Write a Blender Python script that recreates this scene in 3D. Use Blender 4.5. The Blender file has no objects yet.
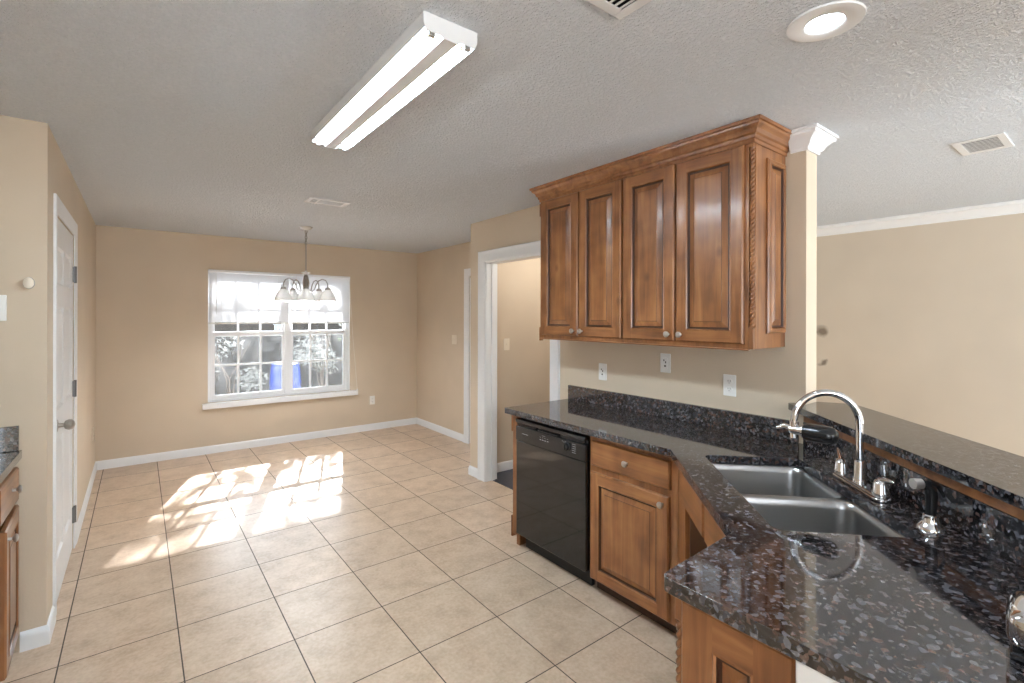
import bpy, bmesh, math, random
from mathutils import Vector, Matrix
PI = math.pi
C = bpy.context.scene.collection
SC = bpy.context.scene
R2 = math.sqrt(2)

# ------------------------------------------------------------------ camera
cam_d = bpy.data.cameras.new('camera'); cam = bpy.data.objects.new('camera', cam_d); C.objects.link(cam)
F_PX, CX, CY, YAW, ROLL, CAM_H = 483.9, 506.35, 316.56, 0.649694, 0.002155, 1.5382
cam_d.sensor_fit = 'HORIZONTAL'; cam_d.sensor_width = 36.0
cam_d.lens = F_PX / 1024 * 36.0
cam_d.shift_x = (512 - CX) / 1024
cam_d.shift_y = -(341.5 - CY) / 1024
cam_d.clip_start = 0.02
cam.matrix_world = Matrix.Translation((0, 0, CAM_H)) @ Matrix.Rotation(-YAW, 4, 'Z') @ Matrix.Rotation(PI / 2, 4, 'X') @ Matrix.Rotation(ROLL, 4, 'Z')
SC.camera = cam

# ------------------------------------------------------------------ world, sun, daylight, exposure
W = bpy.data.worlds.new('world'); SC.world = W; W.use_nodes = True
bgn = W.node_tree.nodes['Background']
bgn.inputs[0].default_value = (0.80, 0.90, 1.0, 1); bgn.inputs[1].default_value = 4.6
sun_d = bpy.data.lights.new('sun', 'SUN'); sun = bpy.data.objects.new('sun', sun_d); C.objects.link(sun)
sun_d.energy = 27; sun_d.angle = math.radians(0.6); sun_d.color = (.96, .98, 1)
sun.rotation_euler = Vector((-.338, -1, -.775)).to_track_quat('-Z', 'Y').to_euler()
def area_light(name, loc, direction, sx, sy, power, color=(1, 1, 1)):
    d = bpy.data.lights.new(name, 'AREA'); o = bpy.data.objects.new(name, d); C.objects.link(o)
    d.shape = 'RECTANGLE'; d.size = sx; d.size_y = sy; d.energy = power; d.color = color
    o.location = loc; o.rotation_euler = Vector(direction).to_track_quat('-Z', 'Y').to_euler()
    return o
# patio daylight from the unseen rear wall, plus two added lamps filling the ceiling
area_light('daylight_patio_door', (3.7, -3.97, 1.1), (0, 1, .45), 1.8, 1.9, 92, (.80, .92, 1))
area_light('fill_rear_ceiling', (0.35, -3.97, 1.5), (0, .06, 1), 1.5, 1.2, 135, (.88, .94, 1))  # added lamp facing up, brightens the ceiling from behind the camera
area_light('fill_kitchen_ceiling', (-1.03, -.75, 1.55), (.1, .05, 1), 1.0, .95, 6, (.86, .94, 1))  # added upward fill at an unseen opening, lifts the ceiling
hl = bpy.data.lights.new('hall_lamp', 'POINT'); hl.energy = 8; hl.shadow_soft_size = .12; hl.color = (1, .97, .92)
hlo = bpy.data.objects.new('hall_lamp', hl); hlo.location = (3.35, 3.15, 2.2); C.objects.link(hlo)
SC.view_settings.view_transform = 'Standard'; SC.view_settings.look = 'None'
SC.view_settings.exposure = 1.05; SC.view_settings.gamma = 1.0; SC.view_settings.use_curve_mapping = False
SC.cycles.use_denoising = True
SC.cycles.max_bounces = 10; SC.cycles.diffuse_bounces = 6

# ------------------------------------------------------------------ materials
def mat(name, base=(.8, .8, .8), rough=.5, metal=0.0, **kw):
    m = bpy.data.materials.new(name); m.use_nodes = True
    b = m.node_tree.nodes['Principled BSDF']
    b.inputs['Base Color'].default_value = (*base, 1); b.inputs['Roughness'].default_value = rough
    b.inputs['Metallic'].default_value = metal
    for k, v in kw.items(): b.inputs[k.replace('_', ' ')].default_value = v
    return m
class NT:
    def __init__(s, m): s.t = m.node_tree; s.b = s.t.nodes['Principled BSDF']
    def n(s, typ, ins=None, **props):
        n = s.t.nodes.new(typ)
        for k, v in props.items(): setattr(n, k, v)
        for k, v in (ins or {}).items():
            if hasattr(v, 'is_output') or isinstance(v, bpy.types.NodeSocket): s.t.links.new(v, n.inputs[k])
            else: n.inputs[k].default_value = v
        return n
    def link(s, a, b): s.t.links.new(a, b)
    def math(s, op, a, b=None, c=None):
        n = s.t.nodes.new('ShaderNodeMath'); n.operation = op
        for i, v in enumerate((a, b, c)):
            if v is None: continue
            if isinstance(v, bpy.types.NodeSocket): s.t.links.new(v, n.inputs[i])
            else: n.inputs[i].default_value = v
        return n.outputs[0]
    def ramp(s, fac, stops, interp='LINEAR'):
        n = s.t.nodes.new('ShaderNodeValToRGB'); n.color_ramp.interpolation = interp
        el = n.color_ramp.elements
        while len(el) < len(stops): el.new(.5)
        for e, (p, c) in zip(el, stops): e.position = p; e.color = (*c, 1)
        s.t.links.new(fac, n.inputs[0]); return n.outputs[0]
    def mix(s, fac, a, b, blend='MIX'):
        n = s.t.nodes.new('ShaderNodeMix'); n.data_type = 'RGBA'; n.blend_type = blend
        for i, v in ((0, fac), (6, a), (7, b)):
            if isinstance(v, bpy.types.NodeSocket): s.t.links.new(v, n.inputs[i])
            else: n.inputs[i].default_value = v if i == 0 else (*v, 1)
        return n.outputs[2]
    def bump(s, h, strength, dist):
        n = s.n('ShaderNodeBump', {'Height': h, 'Strength': strength, 'Distance': dist})
        s.t.links.new(n.outputs[0], s.b.inputs['Normal'])
    def color(s, c): s.t.links.new(c, s.b.inputs['Base Color'])

def m_wall(name, base):
    m = mat(name, base, .65); t = NT(m)
    tc = t.n('ShaderNodeTexCoord').outputs['Object']
    n1 = t.n('ShaderNodeTexNoise', {'Vector': tc, 'Scale': 90.0, 'Detail': 3.0}).outputs[0]
    n2 = t.n('ShaderNodeTexNoise', {'Vector': tc, 'Scale': 2.2, 'Detail': 2.0}).outputs[0]
    f = t.ramp(n2, [(.3, tuple(c * .965 for c in base)), (.7, tuple(min(1, c * 1.03) for c in base))])
    t.color(f); t.bump(n1, .12, .004); return m
WALL = m_wall('beige_paint', (.615, .512, .392))
WALL_LIV = m_wall('beige_paint_living', (.60, .525, .43))
def m_ceiling():
    m = mat('ceiling_texture', (.78, .78, .78), .9); t = NT(m)
    tc = t.n('ShaderNodeTexCoord').outputs['Object']
    n1 = t.n('ShaderNodeTexNoise', {'Vector': tc, 'Scale': 92.0, 'Detail': 3.0, 'Roughness': .6}).outputs[0]
    h = t.ramp(n1, [(.40, (0, 0, 0)), (.62, (1, 1, 1))])
    t.bump(h, .8, .015)
    t.color(t.ramp(n1, [(.3, (.80, .84, .885)), (.7, (.875, .91, .955))])); return m
CEIL = m_ceiling()
GX, GY, TS = -.2794, 2.4387, .43604
def m_tile():
    m = mat('beige_floor_tile', (.6, .5, .4), .3); t = NT(m)
    tc = t.n('ShaderNodeTexCoord').outputs['Object']
    sp = t.n('ShaderNodeSeparateXYZ', {0: tc})
    u = t.math('DIVIDE', t.math('SUBTRACT', sp.outputs[0], GX), TS); v = t.math('DIVIDE', t.math('SUBTRACT', sp.outputs[1], GY), TS)
    fu, fv = t.math('FLOOR', u), t.math('FLOOR', v)
    def edge(a):
        fr = t.math('FRACT', a); return t.math('MINIMUM', fr, t.math('SUBTRACT', 1.0, fr))
    d = t.math('MINIMUM', edge(u), edge(v))
    grout = t.math('LESS_THAN', d, .0062)
    idv = t.n('ShaderNodeCombineXYZ', {0: fu, 1: fv}).outputs[0]
    wn = t.n('ShaderNodeTexWhiteNoise', {'Vector': idv}, noise_dimensions='3D')
    off = t.n('ShaderNodeVectorMath', {0: wn.outputs['Color'], 1: (9, 9, 9)}, operation='MULTIPLY').outputs[0]
    cc = t.n('ShaderNodeVectorMath', {0: tc, 1: off}, operation='ADD').outputs[0]
    n1 = t.n('ShaderNodeTexNoise', {'Vector': cc, 'Scale': 7.0, 'Detail': 8.0, 'Roughness': .68}).outputs[0]
    n2 = t.n('ShaderNodeTexNoise', {'Vector': cc, 'Scale': 60.0, 'Detail': 3.0}).outputs[0]
    c1 = t.ramp(n1, [(.30, (.43, .298, .200)), (.5, (.575, .422, .302)), (.70, (.67, .518, .392))])
    c2 = t.mix(.2, c1, t.ramp(n2, [(.35, (.48, .35, .24)), (.65, (.80, .67, .53))]))
    val = t.math('MULTIPLY_ADD', wn.outputs[0], .12, .93)
    hsv = t.n('ShaderNodeHueSaturation', {'Color': c2, 'Value': val}).outputs[0]
    t.color(t.mix(grout, hsv, (.085, .062, .048)))
    rr = t.math('MULTIPLY_ADD', grout, .5, .32); t.link(rr, t.b.inputs['Roughness'])
    hh = t.math('ADD', t.math('SUBTRACT', 1.0, grout), t.math('MULTIPLY', n1, .25))
    t.bump(hh, .25, .003); return m
TILE = m_tile()
def m_granite():
    m = mat('polished_granite', (.03, .03, .03), .06); t = NT(m); t.b.inputs['IOR'].default_value = 1.95
    g = t.n('ShaderNodeNewGeometry').outputs['Position']
    nz = t.n('ShaderNodeTexNoise', {'Vector': g, 'Scale': 38.0, 'Detail': 3.0})
    dv = t.n('ShaderNodeVectorMath', {0: nz.outputs['Color'], 1: (.014, .014, .014)}, operation='MULTIPLY').outputs[0]
    p = t.n('ShaderNodeVectorMath', {0: g, 1: dv}, operation='ADD').outputs[0]
    v1 = t.n('ShaderNodeTexVoronoi', {'Vector': p, 'Scale': 92.0, 'Randomness': 1.0})
    s1 = t.n('ShaderNodeSeparateColor', {0: v1.outputs['Color']}).outputs[0]
    c = t.ramp(s1, [(0, (.005, .005, .006)), (.34, (.012, .012, .015)), (.50, (.06, .061, .074)), (.73, (.09, .048, .038)), (.82, (.15, .088, .07)), (.89, (.18, .18, .205))], 'CONSTANT')
    v2 = t.n('ShaderNodeTexVoronoi', {'Vector': p, 'Scale': 210.0})
    s2 = t.n('ShaderNodeSeparateColor', {0: v2.outputs['Color']}).outputs[1]
    fine = t.ramp(s2, [(0, (.005, .005, .006)), (.6, (.02, .02, .024)), (.8, (.07, .06, .06)), (.94, (.22, .21, .22))], 'CONSTANT')
    t.color(t.mix(.36, c, fine)); return m
GRAN = m_granite()
def m_wood(name, dark, mid, light, rough=.32, horizontal=False):
    m = mat(name, mid, rough); t = NT(m)
    tc = t.n('ShaderNodeTexCoord').outputs['Object']
    oi = t.n('ShaderNodeObjectInfo').outputs['Random']
    add = t.n('ShaderNodeVectorMath', {0: tc, 1: t.n('ShaderNodeCombineXYZ', {0: t.math('MULTIPLY', oi, 13.0), 1: t.math('MULTIPLY', oi, 7.0), 2: t.math('MULTIPLY', oi, 5.0)}).outputs[0]}, operation='ADD').outputs[0]
    sc = (1.6, 26, 26) if horizontal else (26, 26, 1.6)
    mp = t.n('ShaderNodeMapping', {'Vector': add, 'Scale': sc}).outputs[0]
    n1 = t.n('ShaderNodeTexNoise', {'Vector': mp, 'Scale': 1.0, 'Detail': 6.0, 'Roughness': .6, 'Distortion': .6}).outputs[0]
    n2 = t.n('ShaderNodeTexNoise', {'Vector': add, 'Scale': 7.0, 'Detail': 2.0}).outputs[0]
    c = t.ramp(n1, [(.28, dark), (.5, mid), (.72, light)])
    c = t.mix(.35, c, t.ramp(n2, [(.32, dark), (.68, light)]))
    kn = t.n('ShaderNodeTexVoronoi', {'Vector': t.n('ShaderNodeMapping', {'Vector': add, 'Scale': (5.5, 5.5, 3.6)}).outputs[0], 'Scale': 1.0}).outputs['Distance']
    c = t.mix(t.n('ShaderNodeMapRange', {'Value': kn, 'From Min': .03, 'From Max': .13, 'To Min': .75, 'To Max': 0.0}).outputs[0], c, dark)
    t.color(c); t.bump(n1, .04, .002)
    t.b.inputs['Coat Weight'].default_value = .25; t.b.inputs['Coat Roughness'].default_value = .12
    return m
WD, WM, WL = (.095, .032, .0105), (.25, .096, .032), (.40, .178, .066)
WOODV = m_wood('stained_maple', WD, WM, WL); WOODH = m_wood('stained_maple_rail', WD, WM, WL, horizontal=True)
GLAZE_SHADE = mat('dark_glaze_shade', (.05, .018, .008), .4)
INSIDE = mat('cabinet_interior', (.12, .055, .025), .6)
WHITE = mat('white_trim_paint', (.80, .81, .82), .35)
WHITEP = mat('white_plastic', (.82, .82, .80), .3)
IVORY = mat('ivory_plastic', (.78, .70, .58), .35)
BLACKG = mat('black_appliance_gloss', (.012, .012, .013), .06, IOR=1.6)
BLACKM = mat('black_matte', (.01, .01, .01), .5)
BLACKP = mat('black_plastic', (.012, .012, .013), .22)
GREYPRINT = mat('grey_print', (.35, .35, .36), .5)
CHROME = mat('chrome', (.78, .78, .79), .06, 1.0)
NICKEL = mat('brushed_nickel', (.58, .57, .55), .28, 1.0)
SATIN = mat('satin_chrome', (.82, .82, .82), .38, 1.0)
PEWTER = mat('antique_pewter', (.40, .37, .33), .35, 1.0)
HINGE = mat('grey_hinge', (.22, .22, .22), .4, .8)
SLOT = mat('dark_slot', (.015, .015, .015), .8, Specular_IOR_Level=0.0)
VENTM = mat('vent_white', (.74, .74, .74), .4)
HALLF = mat('slate_blue_floor', (.05, .055, .075), .45)
def m_steel():
    m = mat('brushed_steel', (.42, .42, .42), .3, 1.0); t = NT(m)
    tc = t.n('ShaderNodeTexCoord').outputs['Object']
    mp = t.n('ShaderNodeMapping', {'Vector': tc, 'Scale': (30, 30, 2)}).outputs[0]
    n = t.n('ShaderNodeTexNoise', {'Vector': mp, 'Scale': 1.0, 'Detail': 1.0}).outputs[0]
    t.link(t.math('MULTIPLY_ADD', n, .08, .26), t.b.inputs['Roughness']); return m
STEEL = m_steel()
def m_emit(name, col, strength, base=(.9, .9, .9)):
    m = mat(name, base, .4); b = m.node_tree.nodes['Principled BSDF']
    b.inputs['Emission Color'].default_value = (*col, 1); b.inputs['Emission Strength'].default_value = strength; return m
TUBE = m_emit('fluorescent_glow', (.74, .90, 1), 62.0)
LENS = m_emit('recessed_lens_glow', (.80, .92, 1), 15.0)
BULB = m_emit('bulb_glow', (.90, .95, 1), 170.0)
def m_transl(name, base, w=.5, rough=.5):
    m = mat(name, base, rough); t = m.node_tree; b = t.nodes['Principled BSDF']; o = t.nodes['Material Output']
    tr = t.nodes.new('ShaderNodeBsdfTranslucent'); tr.inputs[0].default_value = (*base, 1)
    mx = t.nodes.new('ShaderNodeMixShader'); mx.inputs[0].default_value = w
    t.links.new(b.outputs[0], mx.inputs[1]); t.links.new(tr.outputs[0], mx.inputs[2]); t.links.new(mx.outputs[0], o.inputs[0]); return m
BLIND = m_transl('blind_vinyl', (.86, .86, .87), .08)
SHADE = m_transl('frosted_glass_shade', (.84, .83, .80), .008, .25)
def m_glass():
    m = bpy.data.materials.new('window_glass'); m.use_nodes = True; t = m.node_tree; t.nodes.clear()
    o = t.nodes.new('ShaderNodeOutputMaterial'); tr = t.nodes.new('ShaderNodeBsdfTransparent'); gl = t.nodes.new('ShaderNodeBsdfGlossy')
    gl.inputs['Roughness'].default_value = .02
    fr = t.nodes.new('ShaderNodeFresnel'); fr.inputs[0].default_value = 1.35
    mx = t.nodes.new('ShaderNodeMixShader'); t.links.new(fr.outputs[0], mx.inputs[0])
    t.links.new(tr.outputs[0], mx.inputs[1]); t.links.new(gl.outputs[0], mx.inputs[2]); t.links.new(mx.outputs[0], o.inputs[0]); return m
GLASS = m_glass()

# ------------------------------------------------------------------ mesh builder
class MB:
    def __init__(s): s.v = []; s.f = []; s.mi = []; s.M = Matrix.Identity(4)
    def add(s, vs, fs, mi=0):
        o = len(s.v); s.v += [tuple(s.M @ Vector(p)) for p in vs]
        s.f += [tuple(i + o for i in f) for f in fs]; s.mi += [mi] * len(fs); return s
    def box(s, a, b, mi=0):
        x0, y0, z0 = (min(p, q) for p, q in zip(a, b)); x1, y1, z1 = (max(p, q) for p, q in zip(a, b))
        return s.add([(x0, y0, z0), (x1, y0, z0), (x1, y1, z0), (x0, y1, z0), (x0, y0, z1), (x1, y0, z1), (x1, y1, z1), (x0, y1, z1)],
                     [(0, 3, 2, 1), (4, 5, 6, 7), (0, 1, 5, 4), (1, 2, 6, 5), (2, 3, 7, 6), (3, 0, 4, 7)], mi)
    def prism(s, poly, z0, z1, mi=0):
        n = len(poly)
        vs = [(x, y, z0) for x, y in poly] + [(x, y, z1) for x, y in poly]
        return s.add(vs, [tuple(range(n))[::-1], tuple(range(n, 2 * n))] + [(i, (i + 1) % n, n + (i + 1) % n, n + i) for i in range(n)], mi)
    def lathe(s, prof, c=(0, 0, 0), axis=(0, 0, 1), seg=24, mi=0, caps=True):
        q = Vector((0, 0, 1)).rotation_difference(Vector(axis).normalized()); c = Vector(c); vs = []; fs = []
        for r, h in prof:
            for k in range(seg):
                a = 2 * PI * k / seg; vs.append(c + q @ Vector((r * math.cos(a), r * math.sin(a), h)))
        for i in range(len(prof) - 1):
            for k in range(seg): k2 = (k + 1) % seg; fs.append((i * seg + k, i * seg + k2, (i + 1) * seg + k2, (i + 1) * seg + k))
        if caps:
            fs.append(tuple(range(seg))[::-1]); fs.append(tuple(range((len(prof) - 1) * seg, len(prof) * seg)))
        return s.add(vs, fs, mi)
    def tube(s, pts, r, seg=12, mi=0, caps=True, closed=False):
        pts = [Vector(p) for p in pts]; n = len(pts); rs = r if isinstance(r, (list, tuple)) else [r] * n
        T = []
        for i in range(n):
            a = pts[(i - 1) % n] if (i > 0 or closed) else pts[i]; b = pts[(i + 1) % n] if (i < n - 1 or closed) else pts[i]
            T.append((b - a).normalized())
        u = T[0].orthogonal().normalized(); vs = []; fs = []
        for i in range(n):
            if i: u = (T[i - 1].rotation_difference(T[i]) @ u); u = (u - T[i] * u.dot(T[i])).normalized()
            w = T[i].cross(u)
            for k in range(seg): a = 2 * PI * k / seg; vs.append(pts[i] + (u * math.cos(a) + w * math.sin(a)) * rs[i])
        m = n if closed else n - 1
        for i in range(m):
            j = (i + 1) % n
            for k in range(seg): k2 = (k + 1) % seg; fs.append((i * seg + k, i * seg + k2, j * seg + k2, j * seg + k))
        if caps and not closed: fs.append(tuple(range(seg))[::-1]); fs.append(tuple(range((n - 1) * seg, n * seg)))
        return s.add(vs, fs, mi)
    def sweep(s, path, prof, mi=0, side=1):
        """profile (out, z) swept along a horizontal polyline; 'out' is to the left of travel when side=1; mitred joints"""
        P = [Vector((p[0], p[1])) for p in path]; n = len(P); k = len(prof); vs = []; fs = []
        for i in range(n):
            d0 = (P[i] - P[i - 1]).normalized() if i else None; d1 = (P[i + 1] - P[i]).normalized() if i < n - 1 else None
            d0 = d0 or d1; d1 = d1 or d0
            n0 = Vector((-d0.y, d0.x)) * side; n1 = Vector((-d1.y, d1.x)) * side
            m = (n0 + n1); m = m / max(.2, m.length_squared / 2) if m.length > 1e-6 else n0
            for o, z in prof: q = P[i] + m * o; vs.append((q.x, q.y, z))
        for i in range(n - 1):
            for j in range(k): j2 = (j + 1) % k; fs.append((i * k + j, i * k + j2, (i + 1) * k + j2, (i + 1) * k + j))
        fs.append(tuple(range(k))[::-1]); fs.append(tuple(range((n - 1) * k, n * k)))
        return s.add(vs, fs, mi)
    def sphere(s, c, r, seg=16, rings=10, mi=0, sc=(1, 1, 1)):
        prof = [(max(1e-4, r * math.sin(PI * i / rings)), -r * math.cos(PI * i / rings)) for i in range(rings + 1)]
        M0 = s.M; s.M = M0 @ Matrix.Translation(c) @ Matrix.Diagonal((*sc, 1)); s.lathe(prof, seg=seg, mi=mi); s.M = M0; return s
    def build(s, name, mats, parent=None, bevel=0, seg=2, smooth=35, kind=None, loc=None, rz=0, label=None, fix=True):
        me = bpy.data.meshes.new(name); me.from_pydata(s.v, [], s.f)
        mats = mats if isinstance(mats, (list, tuple)) else [mats]
        for m in mats: me.materials.append(m)
        for p, i in zip(me.polygons, s.mi): p.material_index = i
        if fix:
            bm = bmesh.new(); bm.from_mesh(me); bmesh.ops.recalc_face_normals(bm, faces=bm.faces); bm.to_mesh(me); bm.free()
        o = bpy.data.objects.new(name, me); C.objects.link(o)
        if parent: o.parent = parent
        if loc: o.location = loc
        if rz: o.rotation_euler.z = rz
        if kind: o['kind'] = kind
        if label: o['label'] = label
        if smooth:
            for p in me.polygons: p.use_smooth = True
            me.set_sharp_from_angle(angle=math.radians(smooth))
        if bevel:
            md = o.modifiers.new('bevel', 'BEVEL'); md.width = bevel; md.segments = seg; md.limit_method = 'ANGLE'; md.angle_limit = math.radians(40)
            md.harden_normals = False
        return o
def tag(o, label, cat, group=None, kind=None):
    o['label'] = label; o['category'] = cat
    if group: o['group'] = group
    if kind: o['kind'] = kind
    return o
def thing(name, label, cat, loc=(0, 0, 0), rz=0, group=None):
    o = bpy.data.objects.new(name, None); C.objects.link(o); o.empty_display_size = .05
    o.location = loc; o.rotation_euler.z = rz; return tag(o, label, cat, group)
def holder(name, loc=(0, 0, 0), rz=0):
    o = bpy.data.objects.new(name, None); C.objects.link(o); o.location = loc; o.rotation_euler.z = rz; o['kind'] = 'structure'; return o
def dup(root, loc, rz, label, group=None):
    r = root.copy(); C.objects.link(r); r.location = loc; r.rotation_euler.z = rz; r['label'] = label
    if group: r['group'] = group
    for ch in list(root.children):
        c = ch.copy(); C.objects.link(c); c.parent = r
        for g in list(ch.children):
            d = g.copy(); C.objects.link(d); d.parent = c
    return r
def S(name, mb, m, **k): return mb.build(name, m, kind='structure', **k)

# ------------------------------------------------------------------ key dimensions
H = 2.44
XL, YB, XR, XK, XK2, YP, YC = -.3416, 6.3065, 3.182, 2.576, 2.700, 3.968, 3.11
YE = .989            # free end of the kitchen wall
XLV = 5.45           # living-room far wall
XW = -1.06           # kitchen wall behind the left counter
YR = -4.0
WX0, WX1, WZ0, WZ1 = .614, 2.210, .565, 2.055

# ------------------------------------------------------------------ room shell
S('floor', MB().box((XW - .12, YR - .12, -.1), (XLV + .12, YB + .14, 0)), TILE)
S('ceiling', MB().box((XW - .12, YR - .12, H), (XLV + .12, YB + .14, H + .1)), CEIL)
S('floor_hall', MB().box((2.645, 2.78, 0), (4.2, 3.853, .004)), HALLF)
w = MB()
w.box((XW - .12, YB, 0), (WX0, YB + .14, H)); w.box((WX1, YB, 0), (XLV + .12, YB + .14, H))
w.box((WX0, YB, 0), (WX1, YB + .14, WZ0)); w.box((WX0, YB, WZ1), (WX1, YB + .14, H))
S('wall_back', w, WALL)
DL0, DL1, DLH = 3.385, 4.275, 2.072
w = MB()
w.box((XL - .12, YC, 0), (XL, DL0, H)); w.box((XL - .12, DL1, 0), (XL, YB, H)); w.box((XL - .12, DL0, DLH), (XL, DL1, H))
S('wall_left', w, WALL)
S('wall_pantry', MB().box((XW, YC, 0), (XL - .12, YC + .12, H)), WALL)
S('wall_left_kitchen', MB().box((XW - .12, YR, 0), (XW, -1.3, H)).box((XW - .12, -.2, 0), (XW, YB, H)).box((XW - .12, -1.3, 0), (XW, -.2, 1.05)).box((XW - .12, -1.3, 2.05), (XW, -.2, H)), WALL)
DR0, DR1 = 4.12, 4.93
w = MB()
w.box((XR, YP, 0), (XR + .12, DR0, H)); w.box((XR, DR1, 0), (XR + .12, YB, H)); w.box((XR, DR0, 2.03), (XR + .12, DR1, H))
S('wall_right', w, WALL)
DK0, DK1, DKH = 2.80, 3.715, 2.055
w = MB()
w.box((XK, YE, 0), (XK2, DK0, H)); w.box((XK, DK1, 0), (XK2, YP, H)); w.box((XK, DK0, DKH), (XK2, DK1, H))
S('wall_kitchen', w, WALL)
S('wall_hall', MB().box((XK2, 3.855, 0), (XLV, YP, H)), WALL)
S('wall_hall_right', MB().box((4.2, 2.72, 0), (4.32, 3.855, H)), WALL)
S('wall_living_back', MB().box((XK2, 2.60, 0), (XLV, 2.72, H)), WALL)
def m_living():
    m = m_wall('beige_paint_dark_spots', (.60, .525, .43)); t = NT(m)
    g = t.n('ShaderNodeNewGeometry').outputs['Position']
    old = t.b.inputs['Base Color'].links[0].from_socket
    nz = t.n('ShaderNodeTexNoise', {'Vector': g, 'Scale': 9.0, 'Detail': 3.0})
    off = t.n('ShaderNodeVectorMath', {0: t.n('ShaderNodeVectorMath', {0: nz.outputs['Color'], 1: (.5, .5, .5)}, operation='SUBTRACT').outputs[0], 1: (.12, .12, .12)}, operation='MULTIPLY').outputs[0]
    p = t.n('ShaderNodeVectorMath', {0: g, 1: off}, operation='ADD').outputs[0]
    tot = None
    for c, r in (((5.45, 1.955, 1.40), .075), ((5.45, 1.945, 1.09), .045)):  # two blurred dark spots blended into the wall colour
        d = t.n('ShaderNodeVectorMath', {0: p, 1: c}, operation='DISTANCE').outputs['Value']
        k = t.n('ShaderNodeMapRange', {'Value': d, 'From Min': r * .35, 'From Max': r, 'To Min': .8, 'To Max': 0.0}).outputs[0]
        tot = k if tot is None else t.math('MAXIMUM', tot, k)
    t.color(t.mix(tot, old, (.11, .075, .05))); return m
S('wall_living', MB().box((XLV, YR, 0), (XLV + .12, 2.72, H)), m_living())
RO = [(-.4, 1.1, .9, 2.1), (2.8, 4.6, .15, 2.05)]
w = MB(); xs = XW - .12
for x0, x1, z0, z1 in RO:
    w.box((xs, YR - .12, 0), (x0, YR, H)); w.box((x0, YR - .12, 0), (x1, YR, z0)); w.box((x0, YR - .12, z1), (x1, YR, H)); xs = x1
w.box((xs, YR - .12, 0), (XLV + .12, YR, H))
S('wall_rear', w, WALL)
S('wall_light_block', MB().box((XK2, YR, 0), (XK2 + .12, -1.0, H)), WALL)  # unseen wall added to keep the patio light out of the kitchen

# baseboards
BB = [(0, 0), (.013, 0), (.013, .06), (.010, .075), (.005, .085), (0, .088)]
S('baseboard_back', MB().sweep([(XR, YB), (XL, YB)], BB), WHITE)
S('baseboard_left', MB().sweep([(XL, YB - .013), (XL, DL1 + .085)], BB), WHITE)
S('baseboard_left_front', MB().sweep([(XL, DL0 - .085), (XL, YC), (-.43, YC)], BB, side=1), WHITE)
S('baseboard_right', MB().sweep([(XR, DR1 + .092), (XR, YB - .013)], BB), WHITE)
S('baseboard_partition', MB().sweep([(XK, DK1 + .10), (XK, YP), (XR, YP)], BB, side=1), WHITE)
S('baseboard_hall', MB().sweep([(4.2, 3.855), (XK2 + .0, 3.855)], [(o, z + .004) for o, z in BB]), WHITE)
S('baseboard_living', MB().sweep([(XLV, YR), (XLV, 2.60)], BB), WHITE)

# door casings: colonial profile swept round an opening, drawn in the opening's own plane
def casing(name, w0, w1, h, width, plane):
    """plane(u, z, out) -> world point; opening from w0 to w1, height h"""
    prof = [(0, 0), (0, .012), (.012, .017), (.03, .014), (.05, .017), (width - .022, .019), (width - .006, .026), (width, .022), (width, 0)]
    mb = MB(); vs = []; k = len(prof)
    for o, t in prof: vs.append(plane(w0 - o, 0, t))
    for o, t in prof: vs.append(plane(w0 - o, h + o, t))
    for o, t in prof: vs.append(plane(w1 + o, h + o, t))
    for o, t in prof: vs.append(plane(w1 + o, 0, t))
    fs = []
    for i in range(3):
        for j in range(k): j2 = (j + 1) % k; fs.append((i * k + j, i * k + j2, (i + 1) * k + j2, (i + 1) * k + j))
    fs += [tuple(range(k)), tuple(range(3 * k, 4 * k))]
    mb.add(vs, fs); return S(name, mb, WHITE, smooth=25)
casing('trim_kitchen_doorway', DK0 + .012, DK1 - .012, DKH - .012, .105, lambda u, z, t: (XK - t, u, z))
mb = MB()
mb.box((XK - .002, DK1 - .02, 0), (XK2, DK1, DKH)); mb.box((XK - .002, DK0, 0), (XK2, DK0 + .02, DKH)); mb.box((XK - .002, DK0 + .02, DKH - .02), (XK2, DK1 - .02, DKH))
mb.box((XK + .055, DK1 - .032, 0), (XK + .09, DK1 - .02, DKH - .02))
S('trim_doorway_jamb', mb, WHITE)
casing('trim_pantry_door', DL0 + .005, DL1 - .005, DLH - .005, .085, lambda u, z, t: (XL + t * .5, u, z))
casing('trim_right_door', DR0 + .005, DR1 - .005, 2.025, .092, lambda u, z, t: (XR - t, u, z))

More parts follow.
